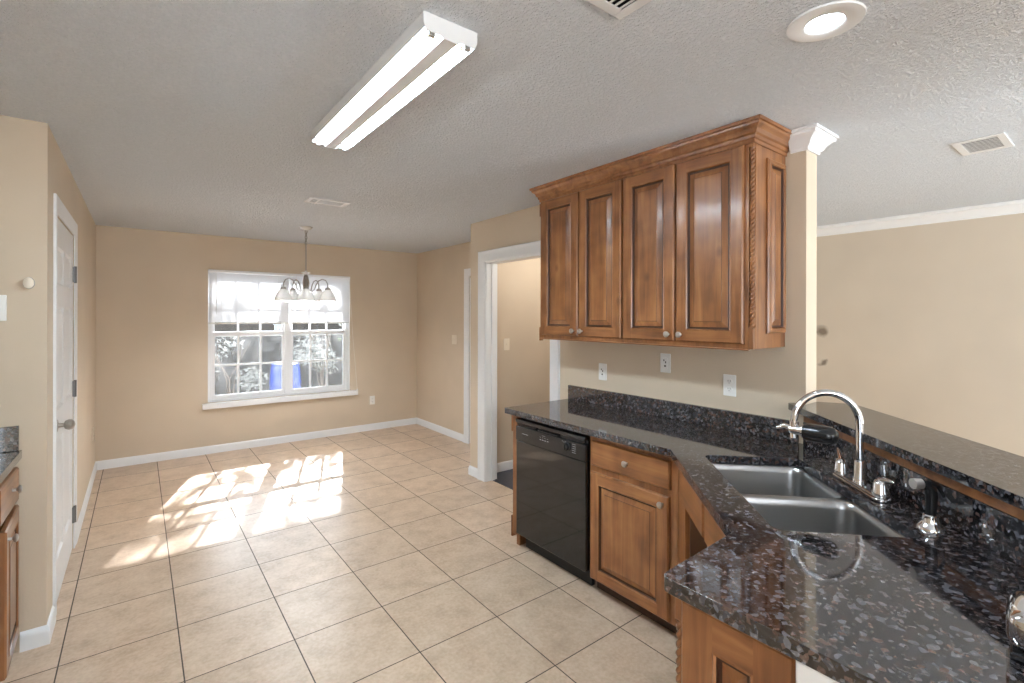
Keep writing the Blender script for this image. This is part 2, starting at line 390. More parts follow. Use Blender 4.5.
# six-panel doors
def panel_slab(mb, W_, H_, T_, panels, mi=0, out=.010):
    """slab in local x (0..W), z (0..H); face at y=0 looking -y; panels: recessed-and-raised rectangles"""
    xs = sorted({0, W_, *[p[0] for p in panels], *[p[1] for p in panels]}); zs = sorted({0, H_, *[p[2] for p in panels], *[p[3] for p in panels]})
    for i in range(len(xs) - 1):
        for j in range(len(zs) - 1):
            a, b, c, d = xs[i], xs[i + 1], zs[j], zs[j + 1]
            if any(p[0] <= a and b <= p[1] and p[2] <= c and d <= p[3] for p in panels): continue
            mb.add([(a, 0, c), (b, 0, c), (b, 0, d), (a, 0, d)], [(0, 1, 2, 3)], mi)
    for a, b, c, d in panels:
        rings = [(0, 0), (.012, out), (.022, out), (.045, .002)]
        for q in range(3):
            (i0, d0), (i1, d1) = rings[q], rings[q + 1]
            o = [(a + i0, d0, c + i0), (b - i0, d0, c + i0), (b - i0, d0, d - i0), (a + i0, d0, d - i0)]
            n = [(a + i1, d1, c + i1), (b - i1, d1, c + i1), (b - i1, d1, d - i1), (a + i1, d1, d - i1)]
            mb.add(o + n, [(k, (k + 1) % 4, 4 + (k + 1) % 4, 4 + k) for k in range(4)], mi)
        i1, d1 = rings[3]
        mb.add([(a + i1, d1, c + i1), (b - i1, d1, c + i1), (b - i1, d1, d - i1), (a + i1, d1, d - i1)], [(0, 1, 2, 3)], mi)
    mb.add([(0, 0, 0), (W_, 0, 0), (W_, T_, 0), (0, T_, 0), (0, 0, H_), (W_, 0, H_), (W_, T_, H_), (0, T_, H_)],
           [(0, 3, 2, 1), (4, 5, 6, 7), (1, 2, 6, 5), (2, 3, 7, 6), (3, 0, 4, 7)], mi)
def six(W_):
    a, b = .11, W_ / 2 - .055; c, d = W_ / 2 + .055, W_ - .11
    return [(x0, x1, z0, z1) for x0, x1 in ((a, b), (c, d)) for z0, z1 in ((.22, .86), (1.02, 1.58), (1.70, 1.90))]
d1 = holder('door_1', (XL - .004, DL0 + .007, .008), PI / 2)
mb = MB(); WD_ = DL1 - DL0 - .014; panel_slab(mb, WD_, DLH - .02, .035, six(WD_)); mb.build('door_slab', WHITE, d1, kind='structure')
kb = MB(); kb.lathe([(.032, 0), (.032, .006), (.012, .01), (.010, .03), (.022, .036), (.028, .05), (.027, .062), (.018, .072), (.004, .076)], (.07, 0, .95), (0, -1, 0), 20)
kb.build('door_knob', PEWTER, d1, kind='structure')
for z in (.22, 1.05, 1.80):
    hb = MB(); hb.box((WD_ - .028, -.010, z - .05), (WD_ + .004, 0, z + .05)); hb.tube([(WD_ + .002, -.012, z - .055), (WD_ + .002, -.012, z + .055)], .008, 10)
    hb.build('hinge', HINGE, d1, kind='structure')
d2 = holder('door_2', (XR + .004, DR1 - .007, .008), -PI / 2)
mb = MB(); W2 = DR1 - DR0 - .014; panel_slab(mb, W2, 2.0, .035, six(W2)); mb.build('door_slab', WHITE, d2, kind='structure')
kb = MB(); kb.lathe([(.032, 0), (.032, .006), (.012, .01), (.010, .03), (.022, .036), (.028, .05), (.027, .062), (.018, .072), (.004, .076)], (W2 - .07, 0, .95), (0, -1, 0), 20)
kb.build('door_knob', PEWTER, d2, kind='structure')

# crown on the end of the kitchen wall and round the living room
CP = [(0, H - .092), (.010, H - .092), (.012, H - .078), (.022, H - .070), (.030, H - .050), (.048, H - .034), (.062, H - .026), (.064, H - .014), (.072, H - .012), (.072, H), (0, H)]
S('trim_crown_kitchen', MB().sweep([(XK, 1.058), (XK, YE), (XK2, YE), (XK2, 2.60)], CP, side=-1), WHITE)
CPL = [(o * 1.1, H - (H - z) * 1.0) for o, z in CP]
S('trim_crown_living', MB().sweep([(XLV, YR), (XLV, 2.60)], CPL), WHITE)

# ------------------------------------------------------------------ window
win = holder('window_1')
YF = YB + .035
fr = MB()
fr.box((WX0, YF, WZ0), (WX0 + .045, YF + .06, WZ1)); fr.box((WX1 - .045, YF, WZ0), (WX1, YF + .06, WZ1))
fr.box((WX0 + .045, YF, WZ1 - .02), (WX1 - .045, YF + .06, WZ1)); fr.box((WX0 + .045, YF, WZ0), (WX1 - .045, YF + .06, WZ0 + .03))
XM = 1.455
fr.box((XM - .035, YF - .005, WZ0 + .03), (XM + .035, YF + .06, WZ1 - .02))
fr.build('window_frame', WHITE, win, bevel=.003, kind='structure')
fr = MB(); fr.box((WX0, YB + .001, WZ0 - .001), (WX0 + .002, YF, WZ1)); fr.box((WX1 - .002, YB + .001, WZ0), (WX1, YF, WZ1)); fr.box((WX0, YB + .001, WZ1 - .002), (WX1, YF, WZ1))
fr.build('window_return', WHITE, win, kind='structure')
st = MB(); st.box((WX0 - .055, YB - .055, WZ0 - .062), (WX1 + .095, YB - .002, WZ0)); st.box((WX0 + .001, YB - .002, WZ0 - .012), (WX1 - .001, YF, WZ0))
st.build('window_sill', WHITE, win, bevel=.006, kind='structure')
for x0, x1 in ((WX0 + .045, XM - .035), (XM + .035, WX1 - .045)):
    for (z0, z1, yo) in ((WZ0 + .03, 1.355, .008), (1.30, WZ1 - .02, .034)):
        sb = MB(); w_ = .028; y0, y1 = YF + yo, YF + yo + .022
        bot = .045 if yo < .02 else .055
        sb.box((x0, y0, z0), (x0 + w_, y1, z1)); sb.box((x1 - w_, y0, z0), (x1, y1, z1))
        sb.box((x0 + w_, y0, z0), (x1 - w_, y1, z0 + bot)); sb.box((x0 + w_, y0, z1 - (.045 if yo < .02 else .022)), (x1 - w_, y1, z1))
        s_ = sb.build('window_sash', WHITE, win, bevel=.002, kind='structure')
        mu = MB(); gx0, gx1, gz0, gz1 = x0 + w_, x1 - w_, z0 + bot, z1 - (.045 if yo < .02 else .022)
        for k in (1, 2): xx = gx0 + (gx1 - gx0) * k / 3; mu.box((xx - .011, y0 + .004, gz0), (xx + .011, y1 - .004, gz1))
        zz = (gz0 + gz1) / 2; mu.box((gx0, y0 + .005, zz - .011), (gx1, y1 - .005, zz + .011))
        mu.build('muntin', WHITE, s_, kind='structure')
        MB().box((gx0, y0 + .010, gz0), (gx1, y0 + .013, gz1)).build('glass_pane', GLASS, s_, kind='structure')

# insect screens on the outside of the lower sashes
SCREEN = bpy.data.materials.new('insect_screen'); SCREEN.use_nodes = True
_t = SCREEN.node_tree; _t.nodes.clear(); _o = _t.nodes.new('ShaderNodeOutputMaterial'); _tr = _t.nodes.new('ShaderNodeBsdfTransparent'); _di = _t.nodes.new('ShaderNodeBsdfTranslucent'); _di.inputs[0].default_value = (.42, .42, .42, 1)
_mx = _t.nodes.new('ShaderNodeMixShader'); _mx.inputs[0].default_value = .035
_t.links.new(_tr.outputs[0], _mx.inputs[1]); _t.links.new(_di.outputs[0], _mx.inputs[2]); _t.links.new(_mx.outputs[0], _o.inputs[0])
for x0, x1 in ((WX0 + .045, XM - .035), (XM + .035, WX1 - .045)):
    MB().box((x0, YF + .070, WZ0 + .03), (x1, YF + .071, 1.35)).build('insect_screen', SCREEN, win, kind='structure')
    mb = MB(); 
    for a_, b_, c_, d_ in ((x0 - .01, x0 + .012, WZ0 + .02, 1.36), (x1 - .012, x1 + .01, WZ0 + .02, 1.36), (x0 + .012, x1 - .012, WZ0 + .02, WZ0 + .04), (x0 + .012, x1 - .012, 1.34, 1.36)): mb.box((a_, YF + .064, c_), (b_, YF + .076, d_))
    mb.build('screen_frame', WHITE, win, kind='structure')

# mini blinds
def blind(x0, x1, label, cordx):
    yc = YB - .012
    t = thing('mini_blind', label, 'blind', ((x0 + x1) / 2, yc, WZ1), 0, 'mini blinds at the dining window'); w_ = (x1 - x0) / 2
    MB().box((-w_, -.014, -.026), (w_, .012, .002)).build('headrail', BLIND, t, bevel=.002)
    sl = MB(); n = 34; ztop, zb = -.045, -.575; a = math.radians(60)
    for i in range(n):
        z = ztop + (zb - ztop) * i / (n - 1)
        dy, dz = .0125 * math.cos(a), .0125 * math.sin(a)
        sl.add([(-w_ + .006, -dy, z - dz), (w_ - .006, -dy, z - dz), (w_ - .006, 0, z + .0018), (-w_ + .006, 0, z + .0018), (w_ - .006, dy, z + dz), (-w_ + .006, dy, z + dz)], [(0, 1, 2, 3), (3, 2, 4, 5)])
    sl.build('slats', BLIND, t, fix=False)
    MB().box((-w_ + .004, -.011, zb - .034), (w_ - .004, .011, zb - .016)).build('bottom_rail', WHITEP, t, bevel=.003)
    for k in (-.7, 0, .7): MB().tube([(k * w_, -.0135, -.02), (k * w_, -.0135, zb - .02)], .0011, 6).build('ladder_cord', WHITEP, t)
    MB().tube([(-w_ + .07, -.019, -.02), (-w_ + .075, -.021, -.50)], .0035, 8).build('tilt_wand', WHITEP, t)
    if cordx:
        c = MB(); pts = [(w_ - .02, -.018, -.02), (w_ + .005, -.02, -.3), (w_ + .03, -.022, -.75), (w_ + .075, -.03, -1.3), (w_ + .085, -.045, -1.475)]
        c.tube(pts, .0018, 6); c.lathe([(.003, 0), (.008, .01), (.010, .035), (.004, .045)], (w_ + .085, -.045, -1.515), seg=10); c.build('pull_cord', WHITEP, t)
    return t
blind(WX0 + .004, XM + .005, 'white mini blind half lowered over the left half of the dining window', False)
blind(XM + .012, WX1 - .006, 'white mini blind behind the chandelier, over the right half of the window', True)

# ------------------------------------------------------------------ cabinet pieces
def raised_door(mb, w, h, t=.02, fw=.058, slab=False):
    """cabinet door, local x 0..w, z 0..h, back y=0, front y=-t. materials: 0 vertical grain, 1 rail grain, 2 dark glaze with painted groove shade"""
    e = .006
    def quad(vs, mi): mb.add(vs, [(0, 1, 2, 3)], mi)
    mb.add([(0, 0, 0), (w, 0, 0), (w, 0, h), (0, 0, h)], [(0, 1, 2, 3)], 0)
    for ins0, y0, ins1, y1 in ((0, 0, 0, -t + e), (0, -t + e, e, -t)):
        o = [(ins0, y0, ins0), (w - ins0, y0, ins0), (w - ins0, y0, h - ins0), (ins0, y0, h - ins0)]
        n = [(ins1, y1, ins1), (w - ins1, y1, ins1), (w - ins1, y1, h - ins1), (ins1, y1, h - ins1)]
        mb.add(o + n, [(k, (k + 1) % 4, 4 + (k + 1) % 4, 4 + k) for k in range(4)], 1 if slab else 0)
    if slab:
        quad([(e, -t, e), (w - e, -t, e), (w - e, -t, h - e), (e, -t, h - e)], 1); return
    quad([(e, -t, e), (fw, -t, e), (fw, -t, h - e), (e, -t, h - e)], 0); quad([(w - fw, -t, e), (w - e, -t, e), (w - e, -t, h - e), (w - fw, -t, h - e)], 0)
    quad([(fw, -t, e), (w - fw, -t, e), (w - fw, -t, fw), (fw, -t, fw)], 1); quad([(fw, -t, h - fw), (w - fw, -t, h - fw), (w - fw, -t, h - e), (fw, -t, h - e)], 1)
    rings = [(fw, -t, 0), (fw + .004, -t - .0025, 0), (fw + .008, -t + .003, 0), (fw + .011, -t + .011, 2), (fw + .018, -t + .011, 2), (fw + .020, -t + .010, 0), (fw + .044, -t + .002, 0), (fw + .046, -t + .0005, 2), (fw + .0485, -t + .0, 0)]  # dark rings: real glaze lines, widened to paint in the cove's shade
    for (i0, y0, _), (i1, y1, mi) in zip(rings, rings[1:]):
        o = [(i0, y0, i0), (w - i0, y0, i0), (w - i0, y0, h - i0), (i0, y0, h - i0)]
        n = [(i1, y1, i1), (w - i1, y1, i1), (w - i1, y1, h - i1), (i1, y1, h - i1)]
        mb.add(o + n, [(k, (k + 1) % 4, 4 + (k + 1) % 4, 4 + k) for k in range(4)], mi)
    i, y, _ = rings[-1]; quad([(i, y, i), (w - i, y, i), (w - i, y, h - i), (i, y, h - i)], 0)
WMATS = [WOODV, WOODH, GLAZE_SHADE]
def knob(parent, x, z, y=-.02):
    k = MB(); k.lathe([(.007, 0), (.006, .012), (.009, .016), (.0155, .019), (.0165, .024), (.013, .029), (.004, .031)], (x, y, z), (0, -1, 0), 18)
    return k.build('knob', NICKEL, parent)
def door(parent, x, z, w, h, knob_at=None, name='door', slab=False, y=0, rz=0):
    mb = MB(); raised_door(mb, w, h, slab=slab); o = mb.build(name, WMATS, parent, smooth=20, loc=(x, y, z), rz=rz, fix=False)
    if knob_at: knob(o, *knob_at)
    return o
def rope(parent, p0, p1, r=.008, name='rope_moulding', m=None):
    """twisted rope strip between two points (local)"""
    p0, p1 = Vector(p0), Vector(p1); L = (p1 - p0).length; ax = (p1 - p0).normalized(); u = ax.orthogonal().normalized(); v = ax.cross(u)
    mb = MB(); n = max(8, int(L / .006))
    for s_ in range(2):
        pts = []
        for i in range(n + 1):
            a = 2 * PI * (i * L / n) / .042 + s_ * PI; pts.append(p0 + ax * (L * i / n) + (u * math.cos(a) + v * math.sin(a)) * r * .5)
        mb.tube(pts, r * .62, 6)
    return mb.build(name, m or WOODV, parent, smooth=60)

# ------------------------------------------------------------------ upper cabinets
UZ0, UZ1, UX = 1.39, 2.352, 2.246
UY0, UY1, UYM = 1.083, 2.562, 1.829
def upper(yl, yr, label, doors, left_end, right_end):
    """unit facing -X; yl = left end seen from the front"""
    t = thing('upper_cabinet', label, 'cabinet', (UX, yl, UZ0), -PI / 2, 'wall cabinets above the granite counter'); w = yl - yr; h = UZ1 - UZ0; d = XK - .002 - UX
    mb = MB()
    x1 = w - .022 if right_end else w
    mb.box((0, 0, 0), (x1, d, h))
    if right_end: mb.box((x1, .022, 0), (w, d, h)); mb.box((x1, 0, 0), (w, .022, .10)); mb.box((x1, 0, h - .03), (w, .022, h))
    mb.build('body', WOODV, t, bevel=.002)
    for x0, ww, kn in doors: door(t, x0, .022, ww, .925, kn)
    if right_end:
        rope(t, (w - .010, .010, .10), (w - .010, .010, h - .03), .011)
        # raised panel on the end that faces the sink
        e = MB(); raised_door(e, d - .142, h - .13, t=.014, fw=.020); e.M = Matrix.Identity(4)
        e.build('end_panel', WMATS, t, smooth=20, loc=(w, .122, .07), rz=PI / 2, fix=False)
        # light rail under the front edge
    MB().box((-.004 if left_end else 0, -.004, -.008), (x1, .016, 0)).build('light_rail', WOODH, t, bevel=.003)
    if left_end:
        MB().box((-.013, .0, -.02), (0, .03, .075)).build('corner_block', WOODV, t, bevel=.003); MB().box((-.013, .0, h - .11), (0, .03, h - .02)).build('corner_block', WOODV, t, bevel=.003)
    return t
def ydoor(yl, ya, yb): return yl - ya, ya - yb
x, ww = ydoor(UY1, 2.532, 2.185); x2, w2 = ydoor(UY1, 2.173, 1.838)
upper(UY1, UYM, 'brown stained wooden wall cabinet nearest the doorway, left of its roped neighbour',
      [(x, ww, (ww - .03, .035)), (x2, w2, (.03, .035))], True, False)
x, ww = ydoor(UYM, 1.820, 1.486); x2, w2 = ydoor(UYM, 1.474, 1.122)
upper(UYM, UY0, 'brown stained wooden wall cabinet with roped front corner and panelled end beside the wall end',
      [(x, ww, (ww - .03, .035)), (x2, w2, (.03, .035))], False, True)
cr = MB(); P_ = [(0, UZ1 - .012), (.006, UZ1 - .012), (.006, UZ1 + .004), (.012, UZ1 + .008), (.014, UZ1 + .022), (.022, UZ1 + .028), (.028, UZ1 + .046), (.044, UZ1 + .060), (.046, UZ1 + .070), (.054, UZ1 + .072), (.056, H - .002), (0, H - .002)]
cr.sweep([(XK - .002, UY0 - .0005), (UX - .0005, UY0 - .0005), (UX - .0005, UY1 + .0005), (XK - .002, UY1 + .0005)], P_, side=1)
o = cr.build('crown_moulding', WOODH, None, smooth=30); tag(o, 'stepped wooden crown moulding running along the top of the wall cabinets at the ceiling', 'moulding')

# ------------------------------------------------------------------ base run (faces -X)
FX = 2.02; CT, CB = .923, .887
def local(x, y): return None
# end panel with corner blocks
t = thing('end_panel', 'narrow stained wooden end panel with small foot, left of the dishwasher', 'panel', (FX - .012, 2.567, 0), -PI / 2)
mb = MB(); mb.box((0, 0, .085), (.043, .555, CB - .002)); mb.build('panel', WOODV, t, bevel=.003)
MB().box((-.014, -.004, .06), (0, .05, .20)).build('corner_block', WOODV, t, bevel=.003); MB().box((-.014, -.004, CB - .12), (0, .05, CB - .01)).build('corner_block', WOODV, t, bevel=.003)
mb = MB(); mb.box((.004, .03, 0), (.038, .10, .085)); mb.build('foot', WOODV, t, bevel=.003)

# dishwasher
dw = thing('dishwasher', 'black dishwasher under the granite counter between wooden panel and cabinet', 'dishwasher', (FX, 2.517, 0), -PI / 2); DWW = .632
MB().box((.012, .01, .09), (DWW - .012, .54, CB - .012)).build('tub_casing', BLACKM, dw)
mb = MB(); mb.box((.004, -.026, .105), (DWW - .004, .01, .722)); mb.build('door', BLACKG, dw, bevel=.004)
cp = MB(); cp.box((.004, -.030, .724), (DWW - .004, .01, .818)); cp.box((.004, -.034, .842), (DWW - .004, .01, .864)); cp.box((.004, -.004, .818), (DWW - .004, .01, .842))
cp.build('control_panel', BLACKP, dw, bevel=.003)
hb = MB(); hb.box((.22, -.028, .819), (.40, -.006, .829)); hb.build('handle', BLACKP, dw, bevel=.003)
for x0, x1 in ((.006, .18), (.42, .60)): MB().box((x0, -.020, .822), (x1, -.003, .838)).build('vent_slot', BLACKM, dw)
dl = MB(); dl.lathe([(.026, 0), (.026, .004), (.021, .008), (.019, .022), (.006, .024)], (.488, -.030, .782), (0, -1, 0), 24); dl.box((.485, -.058, .768), (.491, -.050, .797))
dl.build('dial', BLACKP, dw)
def marks(rects):
    q = MB()
    for x0, x1, z0, z1 in rects: q.box((x0, -.0308, z0), (x1, -.0298, z1))
    q.build('printed_marking', GREYPRINT, dw)
marks([(.07, .13, .7745, .778)])
for i in range(4): marks([(.245 + i * .022, .257 + i * .022, .772, .776)]); marks([(.245 + i * .022, .255 + i * .022, .788, .7895)])
for i in range(5): marks([(.525, .556, .756 + i * .012, .7578 + i * .012)])
for i in range(3): marks([(.445 + i * .012, .452 + i * .012, .805 - .004 * (i % 2), .807 - .004 * (i % 2))])
marks([(.265, .295, .800, .8015)])
MB().box((.02, .045, .0), (DWW - .02, .07, .10)).build('toe_panel', BLACKM, dw)
for x in (.05, DWW - .05): MB().lathe([(.016, 0), (.016, .03), (.02, .035)], (x, .08, .0), seg=12).build('levelling_foot', NICKEL, dw)

# drawer-and-door base cabinet
bc = thing('base_cabinet', 'stained wooden base cabinet with one drawer over one door, right of the dishwasher', 'cabinet', (FX, 1.877, 0), -PI / 2); BW = .556
mb = MB(); mb.box((0, 0, .075), (BW, .54, CB - .002)); mb.build('body', WOODV, bc, bevel=.002)
MB().box((.0, .058, 0), (BW, .075, .075)).build('toe_board', GLAZE_SHADE, bc)
dr = door(bc, .022, .715, .498, .138, (.249, .069), 'drawer', True)
door(bc, .014, .088, .500, .592, (.500 - .03, .592 - .04))

# diagonal sink cabinet
DC = .70 / R2                                   # frame plane, distance t from the x=y line
def st2xy(s_, t_): return ((s_ + t_) / R2, (s_ - t_) / R2)
S0, S1 = (FX + FX - .70) / R2, 1.475
sx, sy = st2xy(S0, DC)
sk = thing('sink_cabinet', 'diagonal corner sink cabinet with two false drawer fronts and an open left half', 'cabinet', (sx, sy, 0), -3 * PI / 4); SW = S0 - S1
lx = lambda s_: S0 - s_
fm = MB()
z0, z1, zb, zt = .075, CB - .002, .13, .715
c0, c1, c2, c3 = lx(2.235), lx(1.865), lx(1.838), lx(1.49)
for a, b, q, r in ((.0, c0 + .012, z0, z1), (c1 - .01, c2 + .01, z0, z1), (c3 - .01, SW, z0, z1), (c0 + .012, c1 - .01, zt, z1), (c2 + .01, c3 - .01, zt, z1), (c0 + .012, c1 - .01, z0, zb), (c2 + .01, c3 - .01, z0, zb)):
    fm.box((a, 0, q), (b, .02, r))
fm.build('face_frame', WOODV, sk, bevel=.0015)
ib = MB(); ib.box((.14, .35, .08), (SW - .03, .36, .66)); ib.box((.14, .02, .08), (SW - .03, .35, .095)); ib.box((.14, .02, .095), (.15, .35, .66)); ib.box((SW - .04, .02, .095), (SW - .03, .35, .66)); ib.build('interior', INSIDE, sk)
MB().box((.06, .058, 0), (SW - .05, .07, .075)).build('toe_board', GLAZE_SHADE, sk)
door(sk, c0, .722, c1 - c0, .138, None, 'false_drawer_front', True); door(sk, c2, .722, c3 - c2, .138, None, 'false_drawer_front', True)
door(sk, c2, .10, c3 - c2, .59, (.03, .55))

# peninsula end cabinet (faces -X)
PX = 1.032
pc = thing('peninsula_cabinet', 'dark stained cabinet with roped corner and raised panel under the peninsula corner', 'cabinet', (PX, .684, 0), -PI / 2); PW = .684 - .408
mb = MB(); mb.box((.022, 0, .08), (PW, .34, CB - .002)); mb.box((0, .022, .08), (.022, .34, CB - .002)); mb.box((0, 0, .81), (.022, .022, CB - .002)); mb.box((0, 0, .08), (.022, .022, .14)); mb.build('body', WOODV, pc, bevel=.002)
rope(pc, (.010, .010, .14), (.010, .010, .81), .011)
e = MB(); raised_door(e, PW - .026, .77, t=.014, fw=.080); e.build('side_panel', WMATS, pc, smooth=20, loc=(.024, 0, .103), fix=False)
MB().box((.05, .05, 0), (PW, .06, .08)).build('toe_board', GLAZE_SHADE, pc)

# white under-counter appliance next to it
wa = thing('undercounter_appliance', 'white appliance front tucked under the granite peninsula beside the raised panel', 'appliance', (PX, .405, 0), -PI / 2); AW = .45
MB().box((.004, .004, .09), (AW - .004, .5, CB - .006)).build('casing', WHITEP, wa)
MB().box((0, -.024, .11), (AW, .004, .735)).build('door', WHITEP, wa, bevel=.004)
MB().box((0, -.026, .74), (AW, .004, CB - .006)).build('control_panel', WHITEP, wa, bevel=.005)
for i in range(5): MB().lathe([(.006, 0), (.005, .003)], (.05 + i * .035, -.026, .84), (0, -1, 0), 12).build('button', VENTM, wa)
MB().box((.02, .05, 0), (AW - .02, .07, .10)).build('toe_panel', BLACKM, wa)

# ------------------------------------------------------------------ granite counter with sink cut-out
def rrect(s0, s1, t0, t1, r, n=6):
    pts = []
    for cs, ct, a0 in ((s1 - r, t1 - r, 0), (s0 + r, t1 - r, 90), (s0 + r, t0 + r, 180), (s1 - r, t0 + r, 270)):
        for k in range(n + 1): a = math.radians(a0 + 90 * k / n); pts.append(st2xy(cs + r * math.cos(a), ct + r * math.sin(a)))
    return pts
HS0, HS1, HT0, HT1 = 1.492, 2.262, .582, .978
def slab(outer, hole, z0, z1, name, bevel):
    bm = bmesh.new()
    def loop(p): vs = [bm.verts.new((x, y, z1)) for x, y in p]; return [bm.edges.new((vs[i], vs[(i + 1) % len(vs)])) for i in range(len(vs))]
    E = loop(outer) + (loop(hole) if hole else [])
    r = bmesh.ops.triangle_fill(bm, use_beauty=True, use_dissolve=False, edges=E)
    faces = [f for f in bm.faces]
    ex = bmesh.ops.extrude_face_region(bm, geom=faces)
    bmesh.ops.translate(bm, verts=[v for v in ex['geom'] if isinstance(v, bmesh.types.BMVert)], vec=(0, 0, z0 - z1))
    bmesh.ops.recalc_face_normals(bm, faces=bm.faces)
    me = bpy.data.meshes.new(name); bm.to_mesh(me); bm.free(); me.materials.append(GRAN)
    o = bpy.data.objects.new(name, me); C.objects.link(o)
    md = o.modifiers.new('bevel', 'BEVEL'); md.width = bevel; md.segments = 3; md.limit_method = 'ANGLE'; md.angle_limit = math.radians(50)
    for p in me.polygons: p.use_smooth = True
    me.set_sharp_from_angle(angle=math.radians(35)); return o
KC = .989 - 2.576          # knee wall face: y = x + KC
def rc(p, a, b, r, n=4):
    """round corner p between directions to a and b"""
    p, a, b = Vector(p), Vector(a), Vector(b); da = (a - p).normalized() * r; db = (b - p).normalized() * r
    return [tuple((p + da) * (1 - k / n) ** 2 + p * 2 * (k / n) * (1 - k / n) + (p + db) * (k / n) ** 2) for k in range(n + 1)]
o1, o2, o3, o4 = (1.967, 2.612), (1.967, 1.327), (1.350, .710), (.994, .696)
bend = (1.498, 1.50 + KC + .002)
outer = rc(o1, (XK - .004, 2.612), o2, .012) + [o2, o3] + rc(o4, o3, (.994, 0), .022) + [(.994, -.75), (1.498, -.75), bend, (XK - .004, XK - .004 + KC + .003), (XK - .004, 2.612)]
ct = slab(outer, rrect(HS0, HS1, HT0, HT1, .035), CB, CT, 'countertop', .007)
tag(ct, 'dark speckled granite countertop with diagonal corner and sink cut-out', 'countertop')
bs = MB().box((XK - .022, 1.018, CT + .001), (XK - .002, 2.600, 1.028)).build('backsplash', GRAN, None, bevel=.002)
tag(bs, 'low granite backsplash along the wall under the power outlets', 'backsplash')
def dstrip(c0, c1, sA, sB, z0, z1, name, m, bevel=.002):
    p = [st2xy(sA, c0 / R2), st2xy(sB, c0 / R2), st2xy(sB, c1 / R2), st2xy(sA, c1 / R2)]
    return MB().prism(p, z0, z1).build(name, m, None, bevel=bevel)
SA, SB = (1.5 + 1.5 + KC) / R2 + .01, 2.505
o = dstrip(1.552, 1.583, SA, SB - .01, CT + .001, 1.037, 'backsplash', GRAN); tag(o, 'granite backsplash below the raised bar, behind the faucet and sprayer', 'backsplash')
kw = MB().prism([(1.5, -.75), (1.5, 1.5 + KC), (XK, YE), (XK + .122, YE), (1.622, 1.622 + KC - .122), (1.622, -.75)], 0, 1.0845)
S('wall_bar', kw, WALL)
wt = dstrip(1.548, 1.5855, SA, SB - .02, 1.040, 1.0845, 'bar_trim', WOODH); tag(wt, 'thin wooden trim strip under the raised granite bar top', 'trim')
b1, b2, b3, b4 = st2xy(2.517, 1.486 / R2), st2xy(SA - .01, 1.486 / R2), st2xy(SA - .01, 1.92 / R2), st2xy(2.517, 1.92 / R2)
bt = slab(rc(st2xy(2.563, 1.486 / R2), (XK - .002, 1.046), b2, .03) + [b2, (b2[0], -.75), (b3[0], -.75), b3, (2.775, .853), (XK2 + .002, YE - .002), (XK - .002, YE - .002), (XK - .002, 1.046)], None, 1.086, 1.116, 'bar_top', .007)
tag(bt, 'raised granite bar top running diagonally from the free end of the kitchen wall', 'bar top')

# ------------------------------------------------------------------ sink
sk_c = st2xy((HS0 + HS1) / 2, (HT0 + HT1) / 2)
sink = thing('kitchen_sink', 'stainless steel double bowl sink set into the diagonal granite counter', 'sink', (sk_c[0], sk_c[1], .70))
def bowl(s0, s1, t0, t1, depth, name):
    mb = MB(); rings = []
    spec = [(-.012, .055, CB - .0015), (0, .055, CB - .0015), (.004, .055, CB - .006), (.008, .055, CB - .03), (.016, .058, CB - depth + .035), (.022, .058, CB - depth + .014), (.036, .05, CB - depth + .003), (.06, .04, CB - depth)]
    n = 0
    for ins, r, z in spec:
        p = rrect(s0 + ins, s1 - ins, t0 + ins, t1 - ins, max(.012, r - ins * .3)); n = len(p); rings.append([(x - sk_c[0], y - sk_c[1], z - .70) for x, y in p])
    vs = [v for r in rings for v in r]; fs = []
    for i in range(len(rings) - 1):
        for k in range(n): k2 = (k + 1) % n; fs.append((i * n + k, (i + 1) * n + k, (i + 1) * n + k2, i * n + k2))
    fs.append(tuple(range((len(rings) - 1) * n, len(rings) * n)))
    mb.add(vs, fs); o = mb.build(name, STEEL, sink, smooth=60, fix=False)
    x, y = st2xy((s0 + s1) / 2, (t0 + t1) / 2); d = MB()
    d.lathe([(.002, .002), (.03, .002), (.032, .004), (.043, .005), (.045, .001)], (x - sk_c[0], y - sk_c[1], CB - depth - .70 + .0005), seg=24); d.build('drain', NICKEL, o)
    return o
bowl(HS0 - .004, 1.866, HT0 - .004, HT1 + .004, .19, 'bowl'); bowl(1.888, HS1 + .004, HT0 - .004, HT1 + .004, .19, 'bowl')
rb = MB(); a, b = st2xy(1.877, HT0), st2xy(1.877, HT1)
rb.tube([(a[0] - sk_c[0], a[1] - sk_c[1], CB - .012 - .70), (b[0] - sk_c[0], b[1] - sk_c[1], CB - .012 - .70)], .0125, 12); rb.build('divider', STEEL, sink)

# ------------------------------------------------------------------ faucet (local x along the bar, -y towards the sink)
fx, fy = st2xy(1.902, 1.028)
fa = thing('faucet', 'chrome gooseneck faucet with two lever handles and a black water filter', 'faucet', (fx, fy, CT), -3 * PI / 4)
mb = MB(); n = 14; pl = []
for c, a0 in ((.12, -90), (-.12, 90)):
    for k in range(n + 1): a = math.radians(a0 + 180 * k / n); pl.append((c + .029 * math.cos(a), .029 * math.sin(a)))
mb.prism(pl, .0005, .012); pl2 = [(x * .97, y * .86) for x, y in pl]; mb.prism(pl2, .012, .02)
mb.build('base_plate', CHROME, fa, bevel=.003)
sp = MB(); Rr = .108; ZS = .230; pts = [(0, 0, .02), (0, 0, .08), (0, 0, .16), (0, 0, ZS)]
for k in range(1, 19): a = PI * k / 18; pts.append((0, -Rr + Rr * math.cos(a), ZS + Rr * math.sin(a) * 1.02))
pts += [(0, -2 * Rr, ZS - .008), (0, -2 * Rr, ZS - .016)]
